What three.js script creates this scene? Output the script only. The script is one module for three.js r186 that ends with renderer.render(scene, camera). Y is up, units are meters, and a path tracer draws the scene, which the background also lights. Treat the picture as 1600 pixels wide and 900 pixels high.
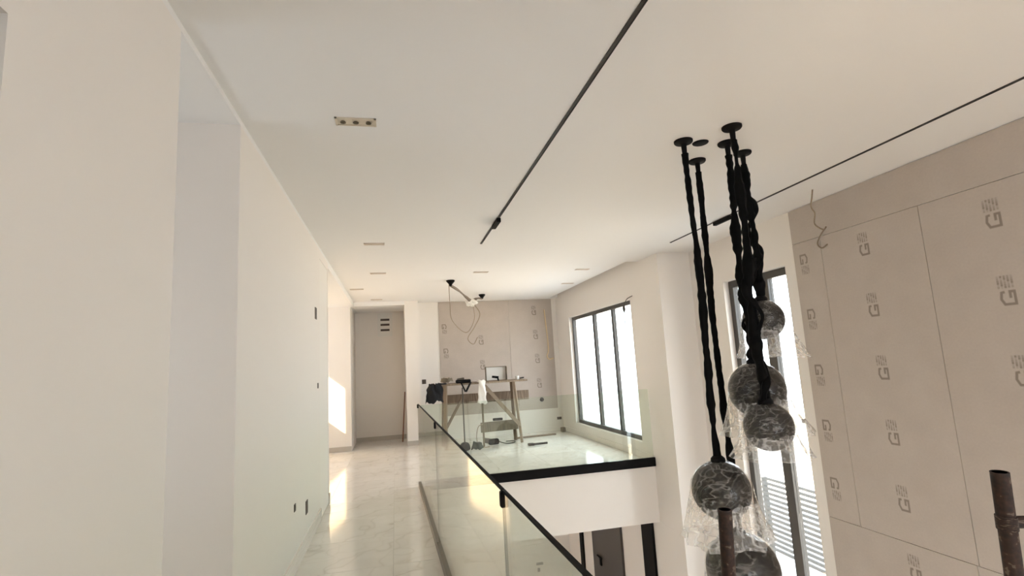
import * as THREE from 'three';
import { mergeGeometries, mergeVertices } from 'three/addons/utils/BufferGeometryUtils.js';
import { RoundedBoxGeometry } from 'three/addons/geometries/RoundedBoxGeometry.js';
import { ImprovedNoise } from 'three/addons/math/ImprovedNoise.js';

// ------------------------------------------------------------------ camera, sky, sun, exposure
// World: x right, y up, forward is -z. Eye 1.6 m above the upper floor. F(x, y, forward) makes a point.
const F = (x, y, f) => new THREE.Vector3(x, y, -f);
const scene = new THREE.Scene();
const camera = new THREE.PerspectiveCamera(57.42, 16 / 9, 0.05, 200);
camera.position.set(0, 1.6, 0);
camera.rotation.order = 'YXZ';
camera.rotation.set(THREE.MathUtils.degToRad(8.228), THREE.MathUtils.degToRad(-12.821), THREE.MathUtils.degToRad(-3.279));
scene.background = new THREE.Color().setRGB(0.88, 0.97, 1.08);   // bright hazy sky
scene.backgroundIntensity = 5;
const sun = new THREE.DirectionalLight(new THREE.Color().setRGB(1, 0.74, 0.4), 36);
sun.position.copy(F(-20, 16, -10)); sun.target.position.copy(F(0, 0, 0));
sun.castShadow = true; sun.shadow.mapSize.set(2048, 2048); sun.shadow.radius = 1;
Object.assign(sun.shadow.camera, { left: -18, right: 18, top: 18, bottom: -18, near: 1, far: 70 });
scene.add(sun, sun.target);
const renderer = new THREE.WebGLRenderer({ antialias: true });
renderer.toneMapping = THREE.LinearToneMapping;
renderer.toneMappingExposure = 1.42;
renderer.shadowMap.enabled = true;

// ------------------------------------------------------------------ helpers
let seed = 7;
const rnd = () => { seed = (seed * 16807) % 2147483647; return (seed & 0xfffffff) / 0xfffffff; };
const perlin = new ImprovedNoise();
const noise = (x, y, z = 0) => perlin.noise(x, y, z);
const fbm = (x, y, z = 0) => noise(x, y, z) + 0.5 * noise(x * 2.1, y * 2.1, z + 7) + 0.25 * noise(x * 4.3, y * 4.3, z + 13);
const used = {};
function numbered(n) { if (!(n in used)) { used[n] = 0; return n; } used[n]++; return n + '_' + String(used[n]).padStart(3, '0'); }
function shadow(o) { o.castShadow = true; o.receiveShadow = true; return o; }
function mesh(name, geo, mat, parent) {
  const m = shadow(new THREE.Mesh(Array.isArray(geo) ? mergeGeometries(geo.map((g) => (g.index ? g.toNonIndexed() : g))) : geo, mat));
  m.name = parent ? name : numbered(name);
  (parent || scene).add(m);
  return m;
}
function tag(o, label, category, group, kind) {
  o.userData.label = label; o.userData.category = category;
  if (group) o.userData.group = group;
  if (kind) o.userData.kind = kind;
  return o;
}
function thing(name, label, category, pos = F(0, 0, 0), group, kind) {
  const g = new THREE.Group(); g.name = numbered(name); g.position.copy(pos); scene.add(g);
  return tag(g, label, category, group, kind);
}
// box in world axes: x0..x1, y0..y1, forward f0..f1; o is the origin it is measured from
const ZERO = new THREE.Vector3();
function bx(x0, x1, y0, y1, f0, f1, o = ZERO) {
  const g = new THREE.BoxGeometry(x1 - x0, y1 - y0, f1 - f0);
  g.translate((x0 + x1) / 2 - o.x, (y0 + y1) / 2 - o.y, -(f0 + f1) / 2 - o.z);
  return g;
}
function worldUV(g, s = 1) {                       // uv in metres from the dominant face direction
  const p = g.attributes.position, n = g.attributes.normal, uv = new Float32Array(p.count * 2);
  for (let i = 0; i < p.count; i++) {
    const ax = Math.abs(n.getX(i)), ay = Math.abs(n.getY(i)), az = Math.abs(n.getZ(i));
    const u = ax > ay && ax > az ? p.getZ(i) : p.getX(i), v = ay > ax && ay > az ? p.getZ(i) : p.getY(i);
    uv[2 * i] = u * s; uv[2 * i + 1] = v * s;
  }
  g.setAttribute('uv', new THREE.BufferAttribute(uv, 2));
  return g;
}
function rbox(w, h, d, r = 0.01, seg = 2) { return new RoundedBoxGeometry(w, h, d, seg, r); }
function bar(a, b, w, d = w, r = 0.003) {           // square bar between two points
  const len = a.distanceTo(b), g = new RoundedBoxGeometry(w, len, d, 1, Math.min(r, w / 3, d / 3));
  g.applyQuaternion(new THREE.Quaternion().setFromUnitVectors(new THREE.Vector3(0, 1, 0), b.clone().sub(a).normalize()));
  const m = a.clone().add(b).multiplyScalar(0.5); return g.translate(m.x, m.y, m.z);
}
function rod(a, b, r0, r1 = r0, seg = 12, open = false) {
  const len = a.distanceTo(b), g = new THREE.CylinderGeometry(r1, r0, len, seg, 1, open);
  g.applyQuaternion(new THREE.Quaternion().setFromUnitVectors(new THREE.Vector3(0, 1, 0), b.clone().sub(a).normalize()));
  const m = a.clone().add(b).multiplyScalar(0.5); return g.translate(m.x, m.y, m.z);
}
function wire(pts, r = 0.004, n = 60, seg = 6) { return new THREE.TubeGeometry(new THREE.CatmullRomCurve3(pts), n, r, seg); }
function lumpyTube(pts, r, lump, n = 140, s = 0) {   // a cord wrapped in bunched film: radius and path wobble
  const c = new THREE.CatmullRomCurve3(pts), g = new THREE.TubeGeometry(c, n, r, 9), p = g.attributes.position;
  for (let i = 0; i <= n; i++) {
    const q = c.getPointAt(i / n), L = q.y * 9;
    const k = 1 + lump * (1.1 * fbm(L * 0.55, s, 1.3) + 0.5 * noise(L * 2.2, s, 4));
    const wx = 0.012 * lump * noise(L * 0.45, s + 20, 0), wz = 0.012 * lump * noise(L * 0.45, s + 40, 0);
    for (let j = 0; j <= 9; j++) {
      const a = i * 10 + j, t = (j % 9) / 9 * 6.283, kk = Math.max(0.45, k + lump * 0.35 * noise(L * 1.3, Math.cos(t) * 1.1 + s, Math.sin(t) * 1.1));
      p.setXYZ(a, q.x + (p.getX(a) - q.x) * kk + wx, q.y + (p.getY(a) - q.y) * kk, q.z + (p.getZ(a) - q.z) * kk + wz);
    }
  }
  g.computeVertexNormals();
  return g;
}
function dataTex(w, h, fn, srgb = true) {
  const d = new Uint8Array(w * h * 4);
  for (let y = 0; y < h; y++) for (let x = 0; x < w; x++) {
    const c = fn(x / w, y / h), i = (y * w + x) * 4;
    d[i] = c[0]; d[i + 1] = c[1]; d[i + 2] = c[2]; d[i + 3] = 255;
  }
  const t = new THREE.DataTexture(d, w, h); t.wrapS = t.wrapT = THREE.RepeatWrapping;
  t.magFilter = THREE.LinearFilter; t.minFilter = THREE.LinearMipmapLinearFilter; t.generateMipmaps = true;
  if (srgb) t.colorSpace = THREE.SRGBColorSpace; t.needsUpdate = true;
  return t;
}
const clamp = (v) => Math.max(0, Math.min(255, v));
function tileable(fn) {                                // blend edges so that the pattern repeats without a seam
  return (u, v) => {
    const a = fn(u, v), b = fn(u - 1, v), c = fn(u, v - 1), d = fn(u - 1, v - 1);
    return (a * (1 - u) + b * u) * (1 - v) + (c * (1 - u) + d * u) * v;
  };
}
const lin = (r, g, b) => new THREE.Color().setRGB(r, g, b);
const std = (color, roughness = 0.7, extra = {}) => new THREE.MeshStandardMaterial({ color, roughness, ...extra });

// ------------------------------------------------------------------ materials
const plasterBump = (() => { const f = tileable((u, v) => fbm(u * 24, v * 24, 2)); return dataTex(256, 256, (u, v) => { const k = clamp(128 + 60 * f(u, v)); return [k, k, k]; }, false); })();
plasterBump.repeat.set(1.5, 1.5);
const M = {};
M.wall = std(lin(0.825, 0.766, 0.703), 0.62, { bumpMap: plasterBump, bumpScale: 0.0006 });
M.ceiling = std(lin(0.82, 0.79, 0.755), 0.75, { bumpMap: plasterBump, bumpScale: 0.0004 });
M.skirting = std(lin(0.5, 0.45, 0.39), 0.25);
M.door = std(lin(0.82, 0.77, 0.70), 0.45);
M.greyDoor = std(lin(0.33, 0.31, 0.26), 0.6);
M.darkDoor = std(lin(0.055, 0.047, 0.042), 0.45);
M.frame = std(lin(0.06, 0.055, 0.05), 0.4, { metalness: 0.3 });
M.black = new THREE.MeshPhysicalMaterial({ color: lin(0.006, 0.005, 0.005), roughness: 0.7, specularIntensity: 0.25 });
M.blackFilm = new THREE.MeshPhysicalMaterial({ color: lin(0.003, 0.003, 0.003), roughness: 0.7, specularIntensity: 0.15 });
M.blackCloth = std(lin(0.008, 0.008, 0.009), 0.95);
M.track = std(lin(0.03, 0.025, 0.022), 0.6);
M.bronze = std(lin(0.075, 0.055, 0.04), 0.55);
M.steel = std(lin(0.2, 0.18, 0.155), 0.45, { metalness: 0.5 });
M.pane = new THREE.MeshPhysicalMaterial({ color: lin(0.98, 0.99, 0.98), transmission: 1, roughness: 0.02, thickness: 0 });
M.railGlass = new THREE.MeshPhysicalMaterial({ color: lin(0.9, 0.935, 0.89), transmission: 1, roughness: 0.02, thickness: 0, ior: 1.52 });
const crumple = (() => { const f = tileable((u, v) => Math.abs(fbm(u * 7, v * 4, 41)) * 1.2 + 0.5 * Math.abs(noise(u * 18, v * 9, 3))); return dataTex(512, 256, (u, v) => { const k = clamp(230 - 330 * f(u, v)); return [k, k, k]; }, false); })();
const filmPatches = dataTex(512, 512, (u, v) => {                 // whitish crease lines in clear film, denser in the loose skirt
  const w = u * 6.2832, x = Math.cos(w) * 1.6, z = Math.sin(w) * 1.6, f = Math.abs(fbm(x * 0.9, v * 8, z * 0.9 + 3)), h = Math.abs(fbm(x * 2.6 + 9, v * 4, z * 2.6));
  const line = Math.max(0, 1 - f / 0.12) * 44 + (v > 0.6 + 0.12 * fbm(x * 1.5, 3, z * 1.5) ? Math.max(0, 1 - h / 0.3) * 62 + 30 : 0), k = clamp(252 - line); return [k, k, k];
}, false);
M.film = new THREE.MeshPhysicalMaterial({ color: lin(0.95, 0.93, 0.9), transmission: 1, transmissionMap: filmPatches, roughness: 0.1, thickness: 0, specularIntensity: 0.45, bumpMap: crumple, bumpScale: 0.012, side: THREE.DoubleSide });
M.seal = std(lin(0.12, 0.13, 0.1), 0.5);
M.paper = std(lin(0.8, 0.76, 0.7), 0.8, { side: THREE.DoubleSide });
M.whitePlastic = std(lin(0.78, 0.75, 0.7), 0.5);
M.slotFrame = std(lin(0.62, 0.53, 0.4), 0.5);
M.slotTrim = std(lin(0.62, 0.52, 0.43), 0.6);
M.socketDark = std(lin(0.12, 0.09, 0.05), 0.7);
M.cable = std(lin(0.30, 0.23, 0.16), 0.7);
M.brownFilm = std(lin(0.13, 0.095, 0.065), 0.6);
M.darkCable = std(lin(0.05, 0.04, 0.03), 0.6);
M.strap = std(lin(0.72, 0.55, 0.32), 0.7);
M.greenDark = std(lin(0.02, 0.03, 0.022), 0.8);
M.outdoor = std(lin(0.75, 0.73, 0.7), 0.9);
M.outdoorGrey = std(lin(0.1, 0.1, 0.095), 0.8);
M.redWood = std(lin(0.22, 0.09, 0.05), 0.6);
const marbleF = tileable((u, v) => { const w = fbm(u * 3, v * 3, 5) * 0.9; return Math.pow(1 - Math.abs(Math.sin((u * 2.6 + v * 3.4 + w) * 3.1)), 9) * (0.6 + 0.4 * noise(u * 5, v * 5, 9)) + 0.22 * fbm(u * 4, v * 4, 3); });
const marble = dataTex(512, 512, (u, v) => { const k = marbleF(u, v); return [clamp(240 - 44 * k), clamp(234 - 48 * k), clamp(226 - 54 * k)]; });
marble.repeat.set(0.55, 0.55);
M.marble = std(lin(1, 1, 1), 0.1, { map: marble });
M.grout = std(lin(0.45, 0.42, 0.37), 0.9);
function woodTex(c, amp, s) { const f = tileable((u, v) => fbm(u * 40 + 2 * noise(u * 3, v * 3, s), v * 2.5, s) + 0.4 * noise(u * 6, v * 6, s + 3)); return dataTex(256, 256, (u, v) => { const k = f(u, v) * amp; return [clamp(c[0] + k), clamp(c[1] + k * 0.9), clamp(c[2] + k * 0.75)]; }); }
M.wood = std(lin(1, 1, 1), 0.8, { map: woodTex([140, 122, 102], 36, 1) });
M.wood2 = std(lin(1, 1, 1), 0.8, { map: woodTex([116, 98, 80], 36, 4) });
M.greyWood = std(lin(1, 1, 1), 0.85, { map: woodTex([124, 113, 96], 34, 8) });
const rustF = tileable((u, v) => fbm(u * 9, v * 9, 11) + 0.6 * noise(u * 28, v * 28, 2));
M.rust = std(lin(1, 1, 1), 0.7, { metalness: 0.15, map: dataTex(256, 256, (u, v) => { const k = rustF(u, v); return k > 0.32 ? [92, 80, 70] : [clamp(46 + 44 * k), clamp(29 + 26 * k), clamp(22 + 18 * k)]; }), bumpMap: plasterBump, bumpScale: 0.002 });
const swirlF = tileable((u, v) => { const a = fbm(u * 3, v * 3, 21) * 2.4; return Math.pow(Math.abs(Math.sin((v * 9 + a + 0.8 * fbm(u * 7, v * 7, 2)) * 3.14)), 10) * Math.max(0, 0.55 + fbm(u * 5, v * 5, 31)); });
M.globe = new THREE.MeshPhysicalMaterial({ color: lin(1, 1, 1), roughness: 0.45, specularIntensity: 0.5, clearcoat: 0.12, clearcoatRoughness: 0.15, map: dataTex(512, 512, (u, v) => { const k = swirlF(u, v), n = 10 * fbm(u * 20, v * 20, 5); return [clamp(26 + n + 110 * k), clamp(24 + n + 107 * k), clamp(22 + n + 105 * k)]; }), bumpMap: dataTex(512, 512, (u, v) => { const k = clamp(110 + 110 * swirlF(u, v) + 25 * fbm(u * 16, v * 16, 9)); return [k, k, k]; }, false), bumpScale: 0.008 });

// printed plasterboard: u to the right, v up; the mark is a bracket-shaped G with a block of lines
function markG(ctx, x, y, s, flip) {
  ctx.save(); ctx.translate(x, y); if (flip) ctx.rotate(Math.PI);
  ctx.globalAlpha = 0.55; ctx.fillStyle = '#54493d'; ctx.strokeStyle = '#54493d';
  for (let j = 0; j < 5; j++) for (let i = 0; i < 6; i++) {   // block of printed bars
    ctx.globalAlpha = 0.16 + 0.3 * ((i * 5 + j * 3) % 4) / 3; ctx.fillRect(-0.46 * s + j * 0.19 * s, -0.98 * s + i * 0.13 * s, 0.12 * s, 0.125 * s);
  }
  ctx.globalAlpha = 0.5; ctx.lineWidth = 0.15 * s; ctx.lineJoin = 'miter';
  ctx.beginPath(); ctx.moveTo(-0.12 * s, 0.02 * s); ctx.lineTo(-0.3 * s, 0.05 * s); ctx.lineTo(-0.36 * s, 0.45 * s); ctx.lineTo(-0.2 * s, 0.78 * s); ctx.lineTo(0.4 * s, 0.78 * s); ctx.lineTo(0.4 * s, 0.02 * s); ctx.lineTo(0.16 * s, 0.02 * s); ctx.lineTo(0.16 * s, 0.42 * s); ctx.stroke();
  ctx.restore();
}
function boardMaterial(w, h, marks, tint = 0) {          // marks: [x from left, y from bottom, size, flipped] in metres
  const px = 220, cw = Math.max(32, Math.round(w * px)), ch = Math.max(32, Math.round(h * px)), cv = document.createElement('canvas');
  cv.width = cw; cv.height = ch;
  const ctx = cv.getContext('2d'), im = ctx.createImageData(cw, ch);
  for (let y = 0; y < ch; y++) for (let x = 0; x < cw; x++) {
    const n = 4 * fbm(x / 60 + w * 9, y / 60, tint) + 3 * noise(x / 4, y / 4, tint + 3), i = (y * cw + x) * 4;
    im.data[i] = 183 + tint + n; im.data[i + 1] = 171 + tint + n; im.data[i + 2] = 160 + tint + n; im.data[i + 3] = 255;
  }
  ctx.putImageData(im, 0, 0);
  for (const [x, y, s, flip] of marks) markG(ctx, x * px, ch - y * px, s * px, flip);
  const t = new THREE.CanvasTexture(cv); t.colorSpace = THREE.SRGBColorSpace;
  return std(lin(1, 1, 1), 0.85, { map: t });
}
const boardEdge = std(lin(0.5, 0.44, 0.36), 0.9);

// ------------------------------------------------------------------ structure
const C = 3.12, LW = -0.857, RW = 4.37, FW = 3.84, FAR = 12.2, LOW = -3.5, SLAB = -0.88, EDGE = 7.72;
const railX = (f) => 0.435 - 0.0181 * f;
const struct = (name, geos, mat, label, cat = 'wall') => tag(mesh(name, geos.map((g) => worldUV(g.index ? g.toNonIndexed() : g)), mat), label, cat, null, 'structure');

// upper floor: slab with marble tiles
const floor = thing('floor', 'polished pale marble tile floor of the landing and upper room', 'floor', F(0, 0, 0), null, 'structure');
mesh('slab', [bx(-3.2, 0.42, SLAB, -0.012, -4.2, EDGE), bx(LW - 2.2, FW + 0.2, SLAB, -0.012, EDGE, 13.3)].map((g) => worldUV(g)), M.wall, floor);
mesh('grout_bed', [bx(-3.0, 0.40, -0.012, -0.003, -4.0, EDGE - 0.02), bx(LW - 2.0, FW, -0.012, -0.003, EDGE - 0.02, 13.13)].map((g) => worldUV(g)), M.grout, floor);
{
  const T = 0.8, gap = 0.0015;
  const lay = (x0, x1, f0, f1) => {
    for (let f = f0; f < f1 - 0.01; f += T) for (let x = x0; x < x1 - 0.01; x += T) {
      const g = worldUV(bx(x + gap, Math.min(x + T, x1) - gap, -0.01, 0, f + gap, Math.min(f + T, f1) - gap));
      const du = rnd() * 3, dv = rnd() * 3, q = rnd() < 0.5, uv = g.attributes.uv;
      for (let i = 0; i < uv.count; i++) { const a = uv.getX(i) + du, b = uv.getY(i) + dv; uv.setXY(i, q ? b : a, q ? a : b); }
      mesh('tile', g, M.marble, floor);
    }
  };
  lay(LW, 0.40, 0.0, EDGE - 0.02); lay(LW - 2.0, LW, 7.32, 11.79); lay(LW, FW, EDGE - 0.02, 12.2); lay(-0.93, 0.22, 12.2, 13.13); lay(LW - 1.6, LW, 2.3, 3.19); lay(LW, 0.40, -1.6, 0);
}
const ceilGroup = thing('ceiling', 'flat white plaster ceiling over landing and void', 'ceiling', F(0, 0, 0), null, 'structure');
const P0 = 7.69, P1 = 12.0, PX = 3.64;      // curtain pocket
mesh('plaster', [bx(LW, RW + 0.2, C, C + 0.2, -4.2, P0), bx(LW, PX, C, C + 0.2, P0, P1), bx(LW, FW + 0.2, C, C + 0.2, P1, 13.3), bx(PX, FW + 0.2, C + 0.13, C + 0.2, P0, P1)].map((g) => worldUV(g)), M.ceiling, ceilGroup);
mesh('corridor_plaster', [bx(-3.2, LW, C - 0.035, C + 0.2, -4.2, 7.32)].map((g) => worldUV(g)), M.ceiling, ceilGroup);
mesh('side_plaster', [bx(LW - 2.2, LW, C - 0.1, C + 0.2, 7.32, 13.3)].map((g) => worldUV(g)), M.ceiling, ceilGroup);
mesh('niche_plaster', [worldUV(bx(LW, 0.22, C - 0.09, C, 11.79, 13.13))], M.ceiling, ceilGroup);

// left side
struct('wall_left', [bx(LW - 0.2, LW, 0, C - 0.035, -4.2, 0.38), bx(LW - 0.2, LW, 2.47, C - 0.035, 0.38, 1.33), bx(LW - 0.2, LW, 0, C - 0.035, 1.33, 2.3), bx(-3.2, LW - 0.2, 0, C - 0.035, 2.1, 2.3)], M.wall, 'plain warm white wall nearest the camera on the left');
struct('wall_left', [bx(LW - 0.2, LW, 0, C - 0.035, 3.19, 6.505), bx(LW - 0.2, LW, 2.98, C - 0.035, 6.505, 7.255), bx(LW - 0.2, LW, 0, C - 0.035, 7.255, 7.32), bx(-3.2, LW - 0.2, 0, C - 0.035, 3.19, 3.39), bx(LW - 2.0, LW - 0.2, 0, C - 0.035, 7.12, 7.32)], M.wall, 'white wall along the landing beyond the side corridor opening');
// window at the far end of the side corridor
struct('wall_corridor', [bx(-3.2, -3.0, 0, 1.1, 2.3, 3.19), bx(-3.2, -3.0, 1.95, C - 0.035, 2.3, 3.19)], M.wall, 'end of the side corridor with its glazed opening');
struct('canopy', [bx(-6.4, -3.2, 2.85, 3.0, 0.6, 3.6)], M.ceiling, 'flat canopy outside the side corridor', 'canopy');
struct('canopy', [bx(-3.2, RW + 0.6, 2.65, 2.8, -6.6, -4.4)], M.ceiling, 'flat canopy outside the wall behind the camera', 'canopy');
// side space with the sunlit window
const SX = -2.8;
struct('wall_side', [bx(SX - 0.12, SX, 0, C - 0.1, 7.12, 9.1), bx(SX - 0.12, SX, 0, 0.3, 9.1, 9.8), bx(SX - 0.12, SX, 1.1, C - 0.1, 9.1, 9.8), bx(SX - 0.12, SX, 0, C - 0.1, 9.8, 10.86), bx(SX - 0.12, SX, 0, 1.76, 10.86, 11.6), bx(SX - 0.12, SX, 2.78, C - 0.1, 10.86, 11.6), bx(SX - 0.12, SX, 0, C - 0.1, 11.6, 12)], M.wall, 'outer wall of the side space with a low window and a small high one');
struct('wall_end', [bx(SX, -0.93, 0, C - 0.1, 11.79, 13.3)], M.wall, 'cream wall with a patch of sun at the end of the landing');
struct('wall_niche', [bx(-0.93, 0.22, 0, C, 13.13, 13.3)], M.wall, 'shaded back wall of the niche at the end of the landing');
struct('wall_pier', [bx(0.22, 0.52, 0, C, 11.79, 13.3)], M.wall, 'narrow white pier between the niche and the upper room');

// far wall of the upper room with printed plasterboards
const wallFar = thing('wall_far', 'far wall of the upper room covered with bare plasterboards', 'wall', F(0, 0, 0), null, 'structure');
mesh('plaster', [worldUV(bx(0.52, FW + 0.2, 0, C, FAR, FAR + 0.2))], M.wall, wallFar);
for (const [x0, x1, marks] of [[1.0, 2.645, [[0.12, 1.98, 0.12, 1], [0.14, 1.42, 0.12, 1], [0.96, 1.68, 0.12, 0], [0.97, 1.1, 0.12, 0], [0.97, 0.5, 0.12, 0]]], [2.652, 3.72, [[0.62, 2.33, 0.12, 0], [0.63, 1.75, 0.12, 0], [0.64, 1.18, 0.12, 0], [0.65, 0.6, 0.12, 0], [0.1, 0.2, 0.1, 1]]]]) {
  const side = boardMaterial(x1 - x0, 2.6, marks, x0 < 2 ? 0 : 3);
  mesh('plasterboard', bx(x0, x1, 0.52, 3.112, FAR - 0.014, FAR - 0.001), [boardEdge, boardEdge, boardEdge, boardEdge, side, boardEdge], wallFar);
}

// window wall of the upper room
const W1 = { y0: 0.25, y1: 2.56, f0: 8.08, f1: 11.28 };
struct('wall_window', [bx(FW, FW + 0.2, SLAB, W1.y0, 7.04, FAR), bx(FW, FW + 0.2, W1.y1, C + 0.13, 7.04, FAR), bx(FW, FW + 0.2, W1.y0, W1.y1, 7.04, W1.f0), bx(FW, FW + 0.2, W1.y0, W1.y1, W1.f1, FAR), bx(FW + 0.2, RW + 0.2, LOW, C, 7.04, 7.24), bx(FW, FW + 0.2, LOW, SLAB, 7.04, 7.25)], M.wall, 'white window wall and full height pier right of the upper room');

// right wall: plaster, tall window opening, plasterboards
const W2 = { y0: -3.1, y1: 2.54, f0: 5.1, f1: 6.28 }, W3 = { y0: 0.45, y1: 2.6, x0: 1.7, x1: 4.2 };
const wallRight = thing('wall_right', 'tall right wall clad with printed plasterboards', 'wall', F(0, 0, 0), null, 'structure');
{
  const b = (y0, y1, f0, f1) => worldUV(bx(RW, RW + 0.2, y0, y1, f0, f1));
  mesh('plaster', [b(LOW, C, -4.2, W2.f0), b(LOW, W2.y0, W2.f0, W2.f1), b(W2.y1, C, W2.f0, W2.f1), b(LOW, C, W2.f1, 7.04)], M.wall, wallRight);
  const col = (c, y0, flip, ys) => ys.map((y) => [c, y - y0, 0.12, flip]);
  // far edge, near edge (forward), bottom, top, marks as [forward, heights, flipped]
  const rows = [
    [4.93, 1.2, 2.737, 3.112, []],
    [4.93, 4.545, -0.145, 2.732, [[4.79, [2.5, 1.9, 1.31, 0.74, 0.16], 1]]],
    [4.54, 3.473, -0.145, 2.732, [[4.04, [2.53, 1.95, 1.37, 0.79, 0.22], 0]]],
    [3.468, 2.27, -0.145, 2.732, [[2.93, [2.5, 1.92, 1.34, 0.76, 0.18], 0]]],
    [2.265, 1.2, -0.145, 2.732, [[1.75, [2.3, 1.7, 1.1, 0.5], 0]]],
    [4.93, 3.49, -2.9, -0.15, [[4.03, [-0.36, -0.94, -1.52, -2.1], 0]]],
    [3.485, 2.3, -2.9, -0.15, [[2.9, [-0.5, -1.1], 0]]],
    [2.295, 1.2, -2.9, -0.15, []],
  ];
  for (const [f1, f0, y0, y1, marks] of rows) {
    const m = boardMaterial(f1 - f0, y1 - y0, marks.flatMap(([f, ys, flip]) => col(f1 - f, y0, flip, ys)), (rnd() * 5) | 0);
    mesh('plasterboard', bx(RW - 0.0135, RW - 0.001, y0, y1, f0, f1), [boardEdge, m, boardEdge, boardEdge, boardEdge, boardEdge], wallRight);
  }
}
// back wall with a wide opening, behind the camera
struct('wall_back', [bx(-3.2, W3.x0, LOW, C, -4.4, -4.2), bx(W3.x0, W3.x1, LOW, W3.y0, -4.4, -4.2), bx(W3.x0, W3.x1, W3.y1, C, -4.4, -4.2), bx(W3.x1, RW + 0.2, LOW, C, -4.4, -4.2)], M.wall, 'wall behind the camera with a wide opening');
struct('wall_corridor', [bx(-3.2, -3.0, 0, C - 0.035, -4.2, 2.1)], M.wall, 'outer wall of the rooms left of the landing');

// lower storey seen through the void
const LFW = FW;
struct('floor_lower', [bx(-1.1, RW + 0.2, LOW - 0.2, LOW, -4.4, 13.3)], M.marble, 'pale floor at the bottom of the void', 'floor');
struct('wall_lower', [bx(-1.1, -0.9, LOW, SLAB, -4.4, -3), bx(-1.1, -0.9, LOW, -3.35, -3, 0.8), bx(-1.1, -0.9, -1.1, SLAB, -3, 0.8), bx(-1.1, -0.9, LOW, SLAB, 0.8, 9.6), bx(-1.1, -0.9, LOW, -3.2, 9.6, 10.8), bx(-1.1, -0.9, -2.0, SLAB, 9.6, 10.8), bx(-1.1, -0.9, LOW, SLAB, 10.8, 13.3), bx(-0.9, FW + 0.4, LOW, SLAB, 12.4, 12.6)], M.wall, 'white walls of the lower storey below the landing');

// ------------------------------------------------------------------ windows, doors, baseboards
function windowUnit(n, label, x, w, mull, depth, opts = {}) {
  const g = thing('window_' + n, label, 'window', F(x, w.y0, (w.f0 + w.f1) / 2), null, 'structure'), o = g.position, t = opts.t ?? 0.07;
  const d0 = x, d1 = x + depth;
  mesh('frame', [bx(d0, d1, w.y1 - t, w.y1, w.f0, w.f1, o), bx(d0, d1, w.y0, w.y0 + t, w.f0, w.f1, o), bx(d0, d1, w.y0 + t, w.y1 - t, w.f0, w.f0 + t, o), bx(d0, d1, w.y0 + t, w.y1 - t, w.f1 - t, w.f1, o)], M.frame, g);
  const stops = [w.f0 + t, ...mull.flat(), w.f1 - t];
  for (const [a, b] of mull) mesh('mullion', bx(d0 + 0.005, d1 - 0.005, w.y0 + t, w.y1 - t, a, b, o), M.frame, g);
  for (let i = 0; i < stops.length; i += 2) mesh('pane', bx((d0 + d1) / 2 - 0.004, (d0 + d1) / 2 + 0.004, w.y0 + t, w.y1 - t, stops[i], stops[i + 1], o), M.pane, g);
  return g;
}
windowUnit(1, 'wide black framed three pane window of the upper room', FW + 0.07, W1, [[9.0, 9.08], [9.94, 10.04]], 0.07);
const win2 = windowUnit(2, 'tall narrow dark framed window beside the plasterboard wall', RW + 0.08, W2, [[5.52, 5.66]], 0.08, { t: 0.09 });
mesh('latch', rbox(0.05, 0.05, 0.09, 0.012).translate(0.02 - 0.04, 0.79 - W2.y0, 5.69 - 5.16), M.black, win2);
const door1 = thing('door_1', 'flush white door leaf set in the landing wall', 'door', F(LW, 0, 6.88), null, 'structure');
mesh('leaf', bx(LW - 0.05, LW - 0.002, 0.005, 2.975, 6.513, 7.248, door1.position), M.door, door1);
const door2 = thing('door_2', 'grey door recessed in the near left wall, cut by the photo edge', 'door', F(LW, 0, 0.86), null, 'structure');
mesh('leaf', bx(LW - 0.065, LW - 0.015, 0.004, 2.465, 0.385, 1.325, door2.position), M.greyDoor, door2);
mesh('handle', rod(F(LW + 0.03, 1.02, 1.2).sub(door2.position), F(LW + 0.03, 1.02, 1.07).sub(door2.position), 0.01), M.steel, door2);

const SK = 0.13;
tag(mesh('baseboard_left', [bx(LW, LW + 0.014, 0.001, SK, 3.19, 6.505), bx(LW, LW + 0.014, 0.001, SK, 7.255, 7.32), bx(LW, LW + 0.014, 0.001, SK, 1.34, 2.3)], M.marble), 'pale marble baseboard along the landing wall', 'baseboard', null, 'structure');
tag(mesh('baseboard_far', [bx(SX, -0.93, 0.001, 0.1, 11.776, 11.79), bx(-0.93, 0.22, 0.001, 0.1, 13.116, 13.13), bx(0.22, 0.52, 0.001, 0.1, 11.776, 11.79)], M.skirting), 'taupe baseboard at the end of the landing', 'baseboard', null, 'structure');
tag(mesh('baseboard_room', [bx(0.52, FW, 0.001, 0.1, FAR - 0.014, FAR), bx(FW - 0.014, FW, 0.001, 0.1, EDGE, FAR - 0.014)], M.wall), 'white baseboard round the upper room', 'baseboard', null, 'structure');

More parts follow.
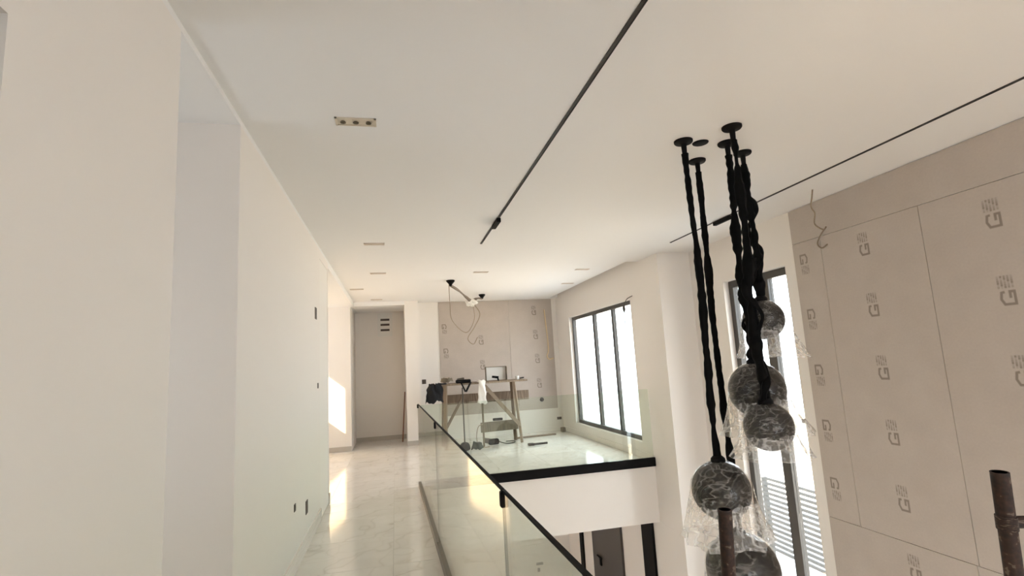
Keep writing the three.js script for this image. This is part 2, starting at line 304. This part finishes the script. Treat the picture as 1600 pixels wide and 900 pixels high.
// lower storey: right hand wall with dark door and window frames
const lowRight = thing('wall_lower', 'white wall of the lower storey with a dark door', 'wall', F(0, LOW, 0), null, 'structure');
mesh('plaster', worldUV(bx(LFW, LFW + 0.15, 0, SLAB - LOW - 0.002, 7.25, 12.4)), M.wall, lowRight);
const lowDoor = thing('door_3', 'dark grey door of the lower storey under the slab', 'door', F(LFW, LOW, 9.95), null, 'structure');
mesh('leaf', bx(LFW - 0.045, LFW - 0.001, LOW + 0.002, SLAB - 0.004, 9.22, 10.69, lowDoor.position), M.darkDoor, lowDoor);
mesh('door_handle', [rbox(0.03, 0.16, 0.07, 0.01).translate(-0.06, 1.24, -0.3), rod(new THREE.Vector3(-0.085, 1.32, -0.4), new THREE.Vector3(-0.085, 1.32, -0.18), 0.016)], M.black, lowDoor);
tag(mesh('trim_1', bx(LFW - 0.04, LFW - 0.001, LOW, SLAB - 0.002, 7.95, 8.33), M.black), 'wide black vertical strip on the lower storey wall right of the dark door', 'trim', null, 'structure');
tag(mesh('trim_2', bx(LFW - 0.04, LFW - 0.001, LOW, SLAB - 0.002, 11.33, 11.51), M.black), 'thin black vertical strip on the lower storey wall left of the dark door', 'trim', null, 'structure');

tag(mesh('wall_switch', [rbox(0.16, 0.06, 0.012, 0.004).translate(3.1, -2.93, -12.394), rbox(0.06, 0.08, 0.012, 0.004).translate(3.07, -3.06, -12.394)], M.bronze), 'dark switch pair on the lower storey wall seen through the railing', 'switch');

// outdoors beyond the windows
tag(mesh('balcony', [bx(FW + 0.2, 6.2, -0.3, -0.05, 7.3, 13), bx(6.0, 6.2, -0.05, 0.55, 7.3, 13)], M.outdoor), 'pale balcony with a low parapet outside the wide window', 'balcony', null, 'structure');
tag(mesh('ground', [worldUV(bx(RW + 0.2, 40, LOW - 0.25, LOW - 0.05, -15, 40))], M.outdoor), 'bright paved ground outside', 'ground', null, 'structure');
const louver = thing('louvered_screen', 'grey slatted screen outside the tall narrow window', 'screen', F(7.2, LOW - 0.05, 8.75));
{
  const o = louver.position;
  for (const f of [7.75, 8.3, 9.75]) mesh('post', bx(7.17, 7.25, LOW - 0.05, -0.9, f - 0.04, f + 0.04, o), M.outdoorGrey, louver);
  for (let i = 0; i < 15; i++) mesh('slat', bx(7.16, 7.2, -2.3 + i * 0.095, -2.25 + i * 0.095, 7.7, 9.8, o), M.outdoorGrey, louver);
}

// ------------------------------------------------------------------ glass railings
const rail = thing('glass_railing', 'long glass railing with dark top edge beside the landing', 'railing', F(0.36, 0, 4));
{
  const o = rail.position, joints = [-1.0, 2.1, 5.0, EDGE - 0.02];
  const slanted = (f0, f1, y0, y1, w) => {                 // thin upright box that follows the slightly turned railing line
    const a = F(railX(f0), (y0 + y1) / 2, f0), b = F(railX(f1), (y0 + y1) / 2, f1), g = new THREE.BoxGeometry(w, y1 - y0, a.distanceTo(b));
    g.rotateY(Math.atan2(b.x - a.x, b.z - a.z)); const m = a.add(b).multiplyScalar(0.5); return g.translate(m.x - o.x, m.y - o.y, m.z - o.z);
  };
  for (let i = 0; i < 3; i++) {
    mesh('glass_panel', slanted(joints[i] + 0.004, joints[i + 1] - 0.004, 0.03, 1.112, 0.012), M.railGlass, rail);
    mesh('top_edge', slanted(joints[i] + 0.004, joints[i + 1] - 0.004, 1.113, 1.122, 0.012), M.black, rail);
    mesh('base_shoe', slanted(joints[i] + 0.004, joints[i + 1] - 0.004, 0.001, 0.07, 0.05), M.steel, rail);
  }
  for (const f of [2.1, 5.0]) mesh('joint_seal', slanted(f - 0.0035, f + 0.0035, 0.03, 1.11, 0.011), M.seal, rail);
  for (const f of [2.1, 5.0]) mesh('clip', rbox(0.03, 0.06, 0.035, 0.006).translate(railX(f) - o.x, 1.085, -f - o.z), M.black, rail);
  mesh('clip', rbox(0.035, 0.05, 0.05, 0.006).translate(railX(7.68) - o.x, 1.09, -7.66 - o.z), M.black, rail);
}
const rail2 = thing('glass_railing', 'clear glass railing on a black base across the slab edge', 'railing', F(2.1, 0, EDGE));
{
  const o = rail2.position;
  mesh('base_shoe', bx(0.36, FW - 0.004, -0.06, 0.07, EDGE - 0.045, EDGE - 0.002, o), M.black, rail2);
  mesh('glass_panel', bx(0.33, FW - 0.02, 0.071, 1.1, EDGE - 0.03, EDGE - 0.018, o), M.railGlass, rail2);
}

// ------------------------------------------------------------------ ceiling fittings
function trackRail(label, x, f0, f1, fs, w) {
  const g = thing('track_light_rail', label, 'track', F(x, C, (f0 + f1) / 2)), o = g.position;
  mesh('channel', [bx(x - w, x - w + 0.004, C - 0.006, C - 0.0005, f0, f1, o), bx(x + w - 0.004, x + w, C - 0.006, C - 0.0005, f0, f1, o), bx(x - w + 0.004, x + w - 0.004, C - 0.003, C - 0.0005, f0, f1, o)], M.track, g);
  mesh('adapter', [rbox(0.045, 0.045, 0.3, 0.006).translate(0, -0.028, -fs - o.z)], M.black, g);
  mesh('end_cap', [bx(x - w, x + w, C - 0.008, C - 0.0005, f1, f1 + 0.01, o)], M.black, g);
  return g;
}
trackRail('black track rail crossing the ceiling above the landing', 1.085, -1, 6.36, 5.35, 0.013);
trackRail('black track rail on the ceiling beside the right wall', 3.7, -1, 6.36, 5.2, 0.012);
function downlight(x, f, label, big) {
  const g = thing('linear_downlight', label, 'downlight', F(x, C, f), 'recessed linear downlights'), w = 0.24, d = big ? 0.1 : 0.09, o = g.position;
  const m = big ? M.slotFrame : M.slotTrim;
  mesh('frame', [bx(x - w / 2, x + w / 2, C - 0.008, C - 0.0005, f - d / 2, f - d / 2 + 0.012, o), bx(x - w / 2, x + w / 2, C - 0.008, C - 0.0005, f + d / 2 - 0.012, f + d / 2, o), bx(x - w / 2, x - w / 2 + 0.012, C - 0.008, C - 0.0005, f - d / 2, f + d / 2, o), bx(x + w / 2 - 0.012, x + w / 2, C - 0.008, C - 0.0005, f - d / 2, f + d / 2, o)], m, g);
  mesh('plate', bx(x - w / 2 + 0.012, x + w / 2 - 0.012, C - 0.004, C - 0.0005, f - d / 2 + 0.012, f + d / 2 - 0.012, o), m, g);
  if (big) for (const dx of [-0.075, 0, 0.075]) {
    const s = mesh('lamp_holder', new THREE.LatheGeometry([[0.0, 0], [0.012, 0], [0.017, -0.004], [0.017, -0.008], [0.013, -0.008], [0.01, -0.004], [0, -0.003]].map(([a, b]) => new THREE.Vector2(a, b)), 16).translate(dx, -0.004, 0), M.socketDark, g);
    s.castShadow = true;
  }
}
downlight(-0.2, 3.15, 'nearest ceiling downlight, three lamp holders in a brass frame', true);
downlight(-0.215, 6.36, 'small ceiling downlight above the landing, second from the camera');
downlight(-0.23, 8.33, 'small ceiling downlight above the landing, third from the camera');
downlight(-0.66, 9.93, 'small ceiling downlight close to the sunlit side opening');
downlight(-0.36, 11.43, 'small ceiling downlight just in front of the niche');
downlight(1.4, 8.38, 'small ceiling downlight right of the far pendant plates');
downlight(3.12, 8.28, 'small ceiling downlight near the wide window, nearer of two');
downlight(3.36, 9.8, 'small ceiling downlight near the wide window, farther of two');
// small cover of an unused cable outlet between the pendant plates
tag(mesh('outlet_cover', new THREE.LatheGeometry([[0, -0.012], [0.04, -0.012], [0.055, -0.006], [0.058, -0.0005], [0, -0.0005]].map(([a, b]) => new THREE.Vector2(a, b)), 28).translate(2.21, C, -3.25), M.black), 'dark round outlet cover on the ceiling between the pendant plates', 'cover');

// ------------------------------------------------------------------ pendants: ceiling plate, wrapped cord, smoked globe in a clear bag
function pendant(label, x, f, y, r, o = {}) {
  const g = thing('pendant_lamp', label, 'pendant lamp', F(x, y, f), 'bagged globe pendants'), s = x * 7.3 + f;
  const top = C - y;
  const plate = mesh('ceiling_plate', new THREE.LatheGeometry([[0, -0.03], [0.018, -0.03], [0.024, -0.022], [0.06, -0.02], [0.066, -0.012], [0.066, -0.0005], [0, -0.0005]].map(([a, b]) => new THREE.Vector2(a, b)), 28).translate(0, top, 0), M.black, g);
  mesh('cord_grip', rod(new THREE.Vector3(0, top - 0.16, 0), new THREE.Vector3(0, top - 0.02, 0), 0.014, 0.02), M.black, plate);
  const pts = [];
  for (let i = 0; i <= 8; i++) { const t = i / 8; pts.push(new THREE.Vector3(Math.sin(t * 5 + s) * 0.012 * Math.sin(t * 3.14), top - 0.1 - t * (top - 0.1 - r * 1.0), Math.cos(t * 4 + s) * 0.012 * Math.sin(t * 3.14))); }
  mesh('cord', lumpyTube(pts, o.cord ?? 0.024, o.lump ?? 0.5, 170, s), M.blackFilm, g);
  if (o.loop) {                                       // a loose second strand bunched round the lower half of the cord
    const lp = []; for (let i = 0; i <= 12; i++) { const t = i / 12; lp.push(new THREE.Vector3(Math.sin(t * 17 + s) * 0.03, r * 1.05 + (top - r) * o.loop * (1 - t), Math.cos(t * 13 + s) * 0.03)); }
    mesh('loose_strand', lumpyTube(lp, 0.019, 0.8, 150, s + 3), M.blackFilm, g);
  }
  const globe = new THREE.SphereGeometry(r, 56, 40); globe.rotateZ(0.4).rotateX(0.3 * s);
  const gl = mesh('globe', globe, M.globe, g);
  mesh('collar', new THREE.LatheGeometry([[0, 0.03], [0.03, 0.03], [0.045, 0.015], [0.05, -0.02], [0, -0.02]].map(([a, b]) => new THREE.Vector2(a, b)), 24).translate(0, r, 0), M.black, gl);
  // bag: hugs the globe, then hangs as a creased open skirt
  const drop = o.drop ?? r * 1.0, flare = o.flare ?? 0.42, nu = 72, nv = 44, pos = [], uvs = [];
  for (let j = 0; j <= nv; j++) {
    const t = j / nv;
    for (let i = 0; i <= nu; i++) {
      const a = ((i % nu) / nu) * Math.PI * 2, ca = Math.cos(a), sa = Math.sin(a);
      uvs.push(i / nu, j / nv); let rad, yy;
      if (t < 0.5) { const th = 0.16 + (t / 0.5) * (Math.PI / 2 - 0.16) * 1.05; rad = r * 1.03 * Math.sin(Math.min(th, 1.6)); yy = r * 1.03 * Math.cos(th); }
      else { const k = (t - 0.5) / 0.5; rad = r * (1.03 + flare * k * (0.6 + 0.4 * k)); yy = -r * 0.06 - k * (r * 0.9 + drop * (1 + 0.16 * noise(ca * 1.6 + s, sa * 1.6, 3))); }
      const k = Math.max(0, t - 0.12);
      const fold = 1 + k * (0.3 * noise(ca * 2.6 + s, sa * 2.6, t * 1.6) + 0.1 * noise(ca * 8 + s, sa * 8, t * 2.5)) + 0.02 * Math.abs(noise(ca * 5, sa * 5, t * 6 + s));
      const push = Math.max(0, t - 0.45);
      pos.push(ca * rad * Math.max(fold, t < 0.55 ? 1 : 0.8) + push * (o.sway?.[0] ?? 0) * 0.4, yy, sa * rad * Math.max(fold, t < 0.55 ? 1 : 0.8) + push * (o.sway?.[1] ?? 0) * 0.4);
    }
  }
  const part = (j0, j1) => {
    const id = []; for (let j = j0; j < j1; j++) for (let i = 0; i < nu; i++) { const a = j * (nu + 1) + i, b = a + nu + 1; id.push(a, b, a + 1, b, b + 1, a + 1); }
    const q = new THREE.BufferGeometry(); q.setAttribute('position', new THREE.Float32BufferAttribute(pos, 3)); q.setAttribute('uv', new THREE.Float32BufferAttribute(uvs, 2)); q.setIndex(id); q.computeVertexNormals(); return q;
  };
  mesh('plastic_bag', part(0, nv), M.film, g);
}
pendant('globe pendant with a long clear bag behind the upright rusty pipe', 2.06, 3.23, 0.71, 0.185, { drop: 0.13, flare: 0.5, lump: 0.4 });
pendant('lowest and largest globe pendant, cut by the bottom edge', 2.38, 3.57, 0.06, 0.25, { drop: 0.1, lump: 0.4 });
pendant('small front globe pendant overlapping a larger globe before the tall window', 2.28, 2.98, 1.12, 0.148, { drop: 0.04, flare: 0.5, lump: 0.75, loop: 0.5, cord: 0.026 });
pendant('large globe pendant partly behind the small front globe', 2.415, 3.23, 1.33, 0.185, { drop: 0.12, flare: 0.45, lump: 0.75, loop: 0.35, cord: 0.028, sway: [0.12, 0.1] });
pendant('highest globe pendant with a crumpled bag at the tall window', 2.66, 3.39, 1.82, 0.145, { drop: 0.14, flare: 0.75, lump: 0.75, loop: 0.75, cord: 0.028, sway: [0.15, 0] });

// far pair of ceiling plates, fixtures tied up in a bundle
const fp = thing('pendant_bundle', 'pair of black ceiling plates with wrapped fixtures tied together before the far boards', 'pendant lamp', F(1.45, 2.86, 10));
{
  const o = fp.position, L = (x, y, f) => F(x, y, f).sub(o);
  for (const [x, f, r] of [[0.98, 9.15, 0.075], [1.85, 11.08, 0.07]]) {
    const p = mesh('ceiling_plate', new THREE.LatheGeometry([[0, -0.1], [0.02, -0.1], [0.03, -0.07], [r, -0.02], [r, -0.0005], [0, -0.0005]].map(([a, b]) => new THREE.Vector2(a, b)), 24).translate(x - o.x, C - o.y, -f - o.z), M.black, fp);
    mesh('wrapped_arm', lumpyTube([L(x, C - 0.09, f), L(x * 0.6 + 1.45 * 0.4, 2.98, f * 0.6 + 4), L(x * 0.3 + 1.45 * 0.7, 2.91, f * 0.3 + 7), L(1.45, 2.84, 10)], 0.021, 0.9, 90, x * 3), M.brownFilm, p);
  }
  const lump = new THREE.SphereGeometry(0.065, 40, 28), p = lump.attributes.position;
  for (let i = 0; i < p.count; i++) { const k = 1 + 0.7 * fbm(p.getX(i) * 26, p.getY(i) * 26, p.getZ(i) * 26); p.setXYZ(i, p.getX(i) * k * 1.5, p.getY(i) * k, p.getZ(i) * k); }
  lump.computeVertexNormals();
  mesh('plastic_wrap', lump.translate(0, -0.04, 0), M.paper, fp);
  mesh('hanging_wire', wire([L(0.95, C, 9.15), L(0.97, 2.75, 9.3), L(1.05, 2.45, 9.7), L(1.35, 2.25, 10), L(1.5, 2.5, 10), L(1.48, 2.8, 10)], 0.006, 90), M.cable, fp);
  mesh('hanging_wire', wire([L(1.5, 2.8, 10), L(1.62, 2.6, 10.05), L(1.5, 2.35, 10), L(1.36, 2.12, 10), L(1.46, 2.02, 10), L(1.55, 2.15, 10)], 0.008, 90), M.cable, fp);
}

// ------------------------------------------------------------------ rusty pipes of a scaffold in the void
function pipe(label, a, b, r, stub) {
  const foot = b, g = thing('scaffold_pipe', label, 'pipe', foot), L = (v) => v.clone().sub(foot);
  const tube = rod(L(b), L(a), r, r, 24, true), inner = rod(L(b), L(a), r - 0.004, r - 0.004, 24, true);
  { const uv = tube.attributes.uv; for (let i = 0; i < uv.count; i++) uv.setXY(i, uv.getX(i) * 0.5, uv.getY(i) * 15); }
  mesh('tube', tube, M.rust, g); inner.index.array.reverse(); mesh('bore', inner, M.bronze, g);
  const d = a.clone().sub(b).normalize(), ring = new THREE.RingGeometry(r - 0.004, r, 24).rotateX(-Math.PI / 2).applyQuaternion(new THREE.Quaternion().setFromUnitVectors(new THREE.Vector3(0, 1, 0), d)).translate(a.x - foot.x, a.y - foot.y, a.z - foot.z);
  mesh('rim', ring, M.rust, g);
  if (stub) { mesh('cross_bar', rod(L(stub[0]), L(stub[1]), 0.018, 0.018, 16), M.rust, g); mesh('clamp', rod(L(stub[2]), L(stub[3]), r + 0.003, r + 0.003, 20), M.rust, g); }
  return g;
}
const down = (a, lx, lf) => F(a.x + lx * (a.y - LOW), LOW, -a.z + lf * (a.y - LOW));
{
  const a = F(1.083, 1.07, 1.69); pipe('upright rusty pipe in front of the lowest bagged globes', a, down(a, -0.02, 0.05), 0.023);
  const b = F(1.795, 1.19, 1.32), fb = down(b, 0.03, 0.06), at = (y) => b.clone().lerp(fb, (b.y - y) / (b.y - LOW));
  pipe('upright rusty pipe with a cross bar before the plasterboard wall', b, fb, 0.024, [at(1.04), F(2.5, 0.98, 1.3), at(1.02), at(1.06)]);
}

// ------------------------------------------------------------------ wall details
function wallBox(name, label, f0, f1, y0, y1, cat) {
  const g = thing(name, label, cat, F(LW, (y0 + y1) / 2, (f0 + f1) / 2)), o = g.position;
  mesh('frame', [bx(LW, LW + 0.006, y0, y1, f0, f0 + 0.012, o), bx(LW, LW + 0.006, y0, y1, f1 - 0.012, f1, o), bx(LW, LW + 0.006, y0, y0 + 0.012, f0 + 0.012, f1 - 0.012, o), bx(LW, LW + 0.006, y1 - 0.012, y1, f0 + 0.012, f1 - 0.012, o)], M.bronze, g);
  mesh('insert', bx(LW, LW + 0.003, y0 + 0.012, y1 - 0.012, f0 + 0.012, f1 - 0.012, o), M.bronze, g);
}
wallBox('wall_box', 'dark open wall box high beside the flush door', 6.12, 6.24, 2.22, 2.35, 'wall box');
wallBox('wall_box', 'small dark switch box at hand height beside the flush door', 6.3, 6.36, 1.455, 1.515, 'wall box');
wallBox('wall_box', 'larger dark socket box low on the landing wall', 5.5, 5.6, 0.31, 0.43, 'wall box');
wallBox('wall_box', 'smaller dark socket box low on the landing wall', 4.91, 4.97, 0.48, 0.54, 'wall box');
const vent = thing('wall_vent', 'white wall panel with three dark slots high in the niche', 'vent', F(-0.225, 2.73, 13.13));
{
  const o = vent.position;
  mesh('plate', [bx(-0.4, -0.05, 2.44, 3.0, 13.118, 13.129, o)], M.whitePlastic, vent);
  for (const y of [2.84, 2.72, 2.59]) mesh('slot', bx(-0.33, -0.12, y - 0.025, y + 0.025, 13.112, 13.118, o), M.bronze, vent);
}
tag(mesh('leaning_stick', [rod(F(0.12, 0.0, 12.55), F(0.2, 1.1, 12.8), 0.014, 0.012)], M.redWood), 'thin reddish stick leaning in the niche corner', 'stick');
tag(mesh('cable_outlet', new THREE.LatheGeometry([[0, 0.02], [0.03, 0.02], [0.045, 0.012], [0.05, 0], [0, 0]].map(([a, b]) => new THREE.Vector2(a, b)), 20).rotateX(Math.PI / 2).translate(3.34, 0.74, -FAR + 0.014), M.black), 'round black outlet low on the far plasterboard', 'outlet');
tag(mesh('wall_socket', [rbox(0.11, 0.06, 0.012, 0.004).translate(3.74, 0.28, -FAR + 0.006)], M.bronze), 'small dark socket under the far plasterboard near the window', 'socket');
tag(mesh('wall_switch', [rbox(0.09, 0.1, 0.012, 0.004).translate(0.62, 1.32, -FAR + 0.006), rbox(0.06, 0.07, 0.006, 0.003).translate(0.62, 1.32, -FAR + 0.014)], M.bronze), 'small dark switch on the white wall above the black jacket', 'switch');
tag(mesh('hanging_strap', [wire([F(3.53, 2.86, FAR - 0.03), F(3.55, 2.5, FAR - 0.035), F(3.57, 2.14, FAR - 0.035), F(3.57, 1.85, FAR - 0.03), F(3.53, 1.74, FAR - 0.035), F(3.57, 1.67, FAR - 0.05), F(3.68, 1.69, FAR - 0.035)], 0.013, 80, 8)], M.strap), 'yellowish cable hanging down the right far plasterboard', 'cable');
tag(mesh('ceiling_wire', [wire([F(4.01, C, 4.18), F(4.03, 3.06, 4.22), F(4.1, 2.98, 4.32), F(4.14, 2.93, 4.33), F(4.24, 2.84, 4.45), F(4.3, 2.78, 4.42), F(4.27, 2.79, 4.35), F(4.32, 2.74, 4.48), F(4.34, 2.66, 4.56), F(4.345, 2.61, 4.52), F(4.345, 2.63, 4.44)], 0.007, 120)], M.cable), 'brown wire dangling from the ceiling at the plasterboard corner', 'wire');
tag(mesh('window_cable', [wire([F(FW - 0.01, 2.6, 7.96), F(FW - 0.03, 2.57, 8.12), F(FW - 0.02, 2.5, 8.25), F(FW - 0.03, 2.3, 8.27), F(FW - 0.02, 2.12, 8.3)], 0.007, 40), new THREE.SphereGeometry(0.035, 12, 10).scale(0.7, 1.6, 0.7).translate(FW - 0.03, 2.42, -8.27)], M.darkCable), 'short black cable hanging at the top corner of the wide window', 'cable');

// ------------------------------------------------------------------ work bench and builders' things in the upper room
const bench = thing('work_bench', 'rough timber work bench with splayed legs in the upper room', 'bench', F(1.7, 0, 10.95));
{
  const o = bench.position, L = (x, y, f) => F(x, y, f).sub(o);
  [[10.62, 0.2], [10.85, 0.21], [11.09, 0.2]].forEach(([f, w], i) => mesh('plank', worldUV(rbox(1.78, 0.035, w, 0.005).translate(1.74 - o.x, 1.262, -f - 0.1 - o.z)), i % 2 ? M.wood2 : M.wood, bench));
  for (const [a, b, m] of [[[2.42, 1.245, 10.98], [2.5, 0, 10.86], M.wood], [[2.4, 1.245, 11.12], [2.47, 0, 11.32], M.wood2], [[0.97, 1.245, 10.85], [0.93, 0, 10.72], M.wood], [[0.97, 1.245, 11.12], [0.93, 0, 11.3], M.wood2]]) mesh('leg', bar(L(...a), L(...b), 0.065, 0.05), m, bench);
  mesh('prop', bar(L(1.7, 1.245, 10.74), L(1.69, 0, 10.74), 0.035), M.greyWood, bench);
  mesh('brace', bar(L(1.76, 1.2, 10.8), L(2.46, 0.36, 10.82), 0.075, 0.03), M.wood, bench);
  mesh('brace', bar(L(1.28, 0.95, 10.8), L(0.96, 0.42, 10.76), 0.05, 0.03), M.wood2, bench);
  mesh('apron_board', worldUV(rbox(1.78, 0.2, 0.035, 0.005).translate(1.93 - o.x, 0.93, -11.36 - o.z)), M.wood2, bench);
  mesh('lower_board', worldUV(rbox(0.78, 0.2, 0.035, 0.005).rotateZ(0.02).translate(2.06 - o.x, 0.36, -10.94 - o.z)), M.greyWood, bench);
}
// crumpled cloth: a draped sheet with folds and thickness
function drape(w, h, d, s, amp) {
  const g = new THREE.BoxGeometry(w, h, d, 22, 22, 4), p = g.attributes.position;
  for (let i = 0; i < p.count; i++) {
    const x = p.getX(i), y = p.getY(i), z = p.getZ(i), k = (0.5 - y / h);
    const bulge = 1 - Math.pow(Math.abs(x / w * 2), 3) * 0.7;
    p.setXYZ(i, x * (0.8 + 0.35 * k + 0.3 * noise(y * 6, s, 2)) + 0.05 * amp * noise(x * 9, y * 9, s), y + 0.09 * amp * noise(x * 8 + s, 1, 4) * k + 0.04 * noise(x * 20, y * 5, s), z * bulge + 0.06 * amp * noise(x * 11 + y * 3, s, y * 2));
  }
  g.computeVertexNormals(); return g;
}
tag(mesh('jacket', [drape(0.33, 0.36, 0.1, 3, 0.8).translate(0.73, 1.13, -10.5), rbox(0.14, 0.02, 0.24, 0.006).translate(0.9, 1.292, -10.62)], M.blackCloth), 'black jacket hanging over the left end of the bench', 'jacket');
tag(mesh('cloth_bag', drape(0.24, 0.09, 0.2, 9, 0.4).translate(1.02, 1.35, -11.02), M.greyWood), 'crumpled grey bag on the left end of the bench', 'bag');
const saw = thing('power_tool', 'dark power tool on the bench with a handle hanging over the edge', 'tool', F(1.32, 1.28, 10.7));
mesh('body', rbox(0.3, 0.07, 0.14, 0.025, 3).translate(0, 0.036, 0), M.black, saw);
mesh('motor', rod(new THREE.Vector3(-0.12, 0.06, 0), new THREE.Vector3(0.02, 0.08, 0), 0.035, 0.03, 16), M.bronze, saw);
mesh('handle', [bar(new THREE.Vector3(0.14, 0.02, 0.12), new THREE.Vector3(0.03, -0.17, 0.14), 0.03, 0.03), bar(new THREE.Vector3(-0.06, 0.02, 0.12), new THREE.Vector3(0.02, -0.17, 0.14), 0.025, 0.025)], M.black, saw);
tag(mesh('plastic_sheet', [drape(0.15, 0.46, 0.04, 14, 0.4).translate(1.67, 1.09, -10.545), rbox(0.14, 0.006, 0.2, 0.002).translate(1.67, 1.286, -10.63)], M.paper), 'white plastic sheet hanging over the front of the bench', 'sheet');
const box = thing('cardboard_box', 'open box with white inside standing on the bench', 'box', F(2.06, 1.28, 10.95));
mesh('back', rbox(0.44, 0.28, 0.012, 0.003).translate(0, 0.142, -0.12), M.whitePlastic, box);
mesh('side', rbox(0.012, 0.28, 0.1, 0.003).translate(-0.22, 0.142, -0.07), M.greyWood, box);
mesh('side', rbox(0.012, 0.28, 0.1, 0.003).translate(0.22, 0.142, -0.07), M.greyWood, box);
mesh('rim', rbox(0.45, 0.012, 0.05, 0.003).translate(0, 0.287, -0.1), M.greyWood, box);
mesh('base', rbox(0.45, 0.01, 0.24, 0.003).translate(0, 0.006, 0), M.wood, box);
const drill = thing('hand_drill', 'small dark drill in front of the open box', 'drill', F(1.98, 1.28, 10.68));
mesh('body', rod(new THREE.Vector3(-0.07, 0.09, 0), new THREE.Vector3(0.06, 0.07, 0), 0.022, 0.025, 14), M.black, drill);
mesh('grip', bar(new THREE.Vector3(0.04, 0.075, 0), new THREE.Vector3(0.06, 0.004, 0), 0.03, 0.03), M.black, drill);
const cup = new THREE.LatheGeometry([[0, 0.002], [0.03, 0.002], [0.038, 0.075], [0.035, 0.075], [0.028, 0.008], [0, 0.008]].map(([a, b]) => new THREE.Vector2(a, b)), 20);
tag(mesh('paper_cup', cup.translate(2.44, 1.28, -10.72), M.whitePlastic), 'white cup at the right end of the bench', 'cup');
const trow = thing('trowel', 'dark trowel on the right end of the bench', 'trowel', F(2.6, 1.285, 10.75));
mesh('blade', new THREE.ExtrudeGeometry(new THREE.Shape([[0, -0.05], [0.1, -0.035], [0.14, 0], [0.1, 0.035], [0, 0.05]].map(([a, b]) => new THREE.Vector2(a, b))), { depth: 0.004, bevelEnabled: false }).rotateX(-Math.PI / 2).translate(-0.12, 0, 0), M.steel, trow);
mesh('handle', rod(new THREE.Vector3(-0.1, 0.02, 0), new THREE.Vector3(-0.01, 0.03, 0), 0.014, 0.011), M.black, trow);

const mop = thing('mop', 'mop standing upright against the bench front', 'mop', F(1.27, 0, 10.45));
mesh('handle', rod(new THREE.Vector3(0, 0.06, 0), new THREE.Vector3(0.0, 1.2, -0.03), 0.013, 0.012), M.darkCable, mop);
{
  const g = new THREE.SphereGeometry(0.1, 22, 14), p = g.attributes.position;
  for (let i = 0; i < p.count; i++) { const k = 1 + 0.35 * noise(p.getX(i) * 25, p.getY(i) * 12, p.getZ(i) * 25); p.setXYZ(i, p.getX(i) * k * 1.0, Math.max(0, p.getY(i) * 0.9 + 0.075), p.getZ(i) * k * 0.8); }
  g.computeVertexNormals(); mesh('mop_head', g, M.black, mop);
}
tag(mesh('rag_heap', drape(0.2, 0.13, 0.16, 21, 0.5).translate(1.5, 0.09, -10.36), M.greenDark), 'dark green rag heap beside the mop head', 'rag');
const drill2 = thing('power_tool', 'dark power tool lying on the floor under the bench', 'tool', F(1.92, 0, 10.95));
mesh('body', rbox(0.22, 0.11, 0.14, 0.03, 3).translate(0, 0.056, 0), M.black, drill2);
mesh('motor', rod(new THREE.Vector3(-0.2, 0.1, 0), new THREE.Vector3(-0.08, 0.07, 0), 0.05, 0.055, 16), M.bronze, drill2);
mesh('power_cord', wire([new THREE.Vector3(0.1, 0.05, 0), new THREE.Vector3(0.25, 0.012, 0.1), new THREE.Vector3(0.42, 0.012, 0.05), new THREE.Vector3(0.46, 0.014, -0.15), new THREE.Vector3(0.3, 0.012, -0.2)], 0.009, 50), M.darkCable, drill2);
tag(mesh('cable_loop', wire([F(1.67, 0.45, 10.66), F(1.58, 0.42, 10.62), F(1.53, 0.25, 10.6), F(1.55, 0.08, 10.6), F(1.62, 0.012, 10.6), F(1.78, 0.012, 10.62)], 0.009, 50), M.cable), 'bent cable hanging from the bench prop to the floor', 'cable');
const flo = thing('floor_brush', 'dark long handled tool lying on the marble floor', 'brush', F(2.68, 0, 10.35));
mesh('handle', rod(new THREE.Vector3(-0.05, 0.022, 0), new THREE.Vector3(0.22, 0.022, -0.03), 0.02, 0.02), M.black, flo);
mesh('head', rbox(0.12, 0.045, 0.1, 0.012, 2).translate(-0.12, 0.023, 0), M.black, flo);
tag(mesh('floor_plank', worldUV(rbox(0.95, 0.03, 0.1, 0.004).rotateY(0.1).translate(2.95, 0.016, -11.5)), M.wood2), 'short timber plank lying on the floor near the far wall', 'plank');
tag(mesh('offcut', worldUV(rbox(0.2, 0.05, 0.06, 0.006).rotateY(0.1).translate(2.03, 0.494, -10.94)), M.black), 'dark offcut resting on the lower bench board', 'offcut');
tag(mesh('floor_box', rbox(0.1, 0.1, 0.1, 0.015, 2).translate(3.72, 0.051, -11.9), M.greyWood), 'small grey object in the far floor corner by the window', 'object');

renderer.render(scene, camera);
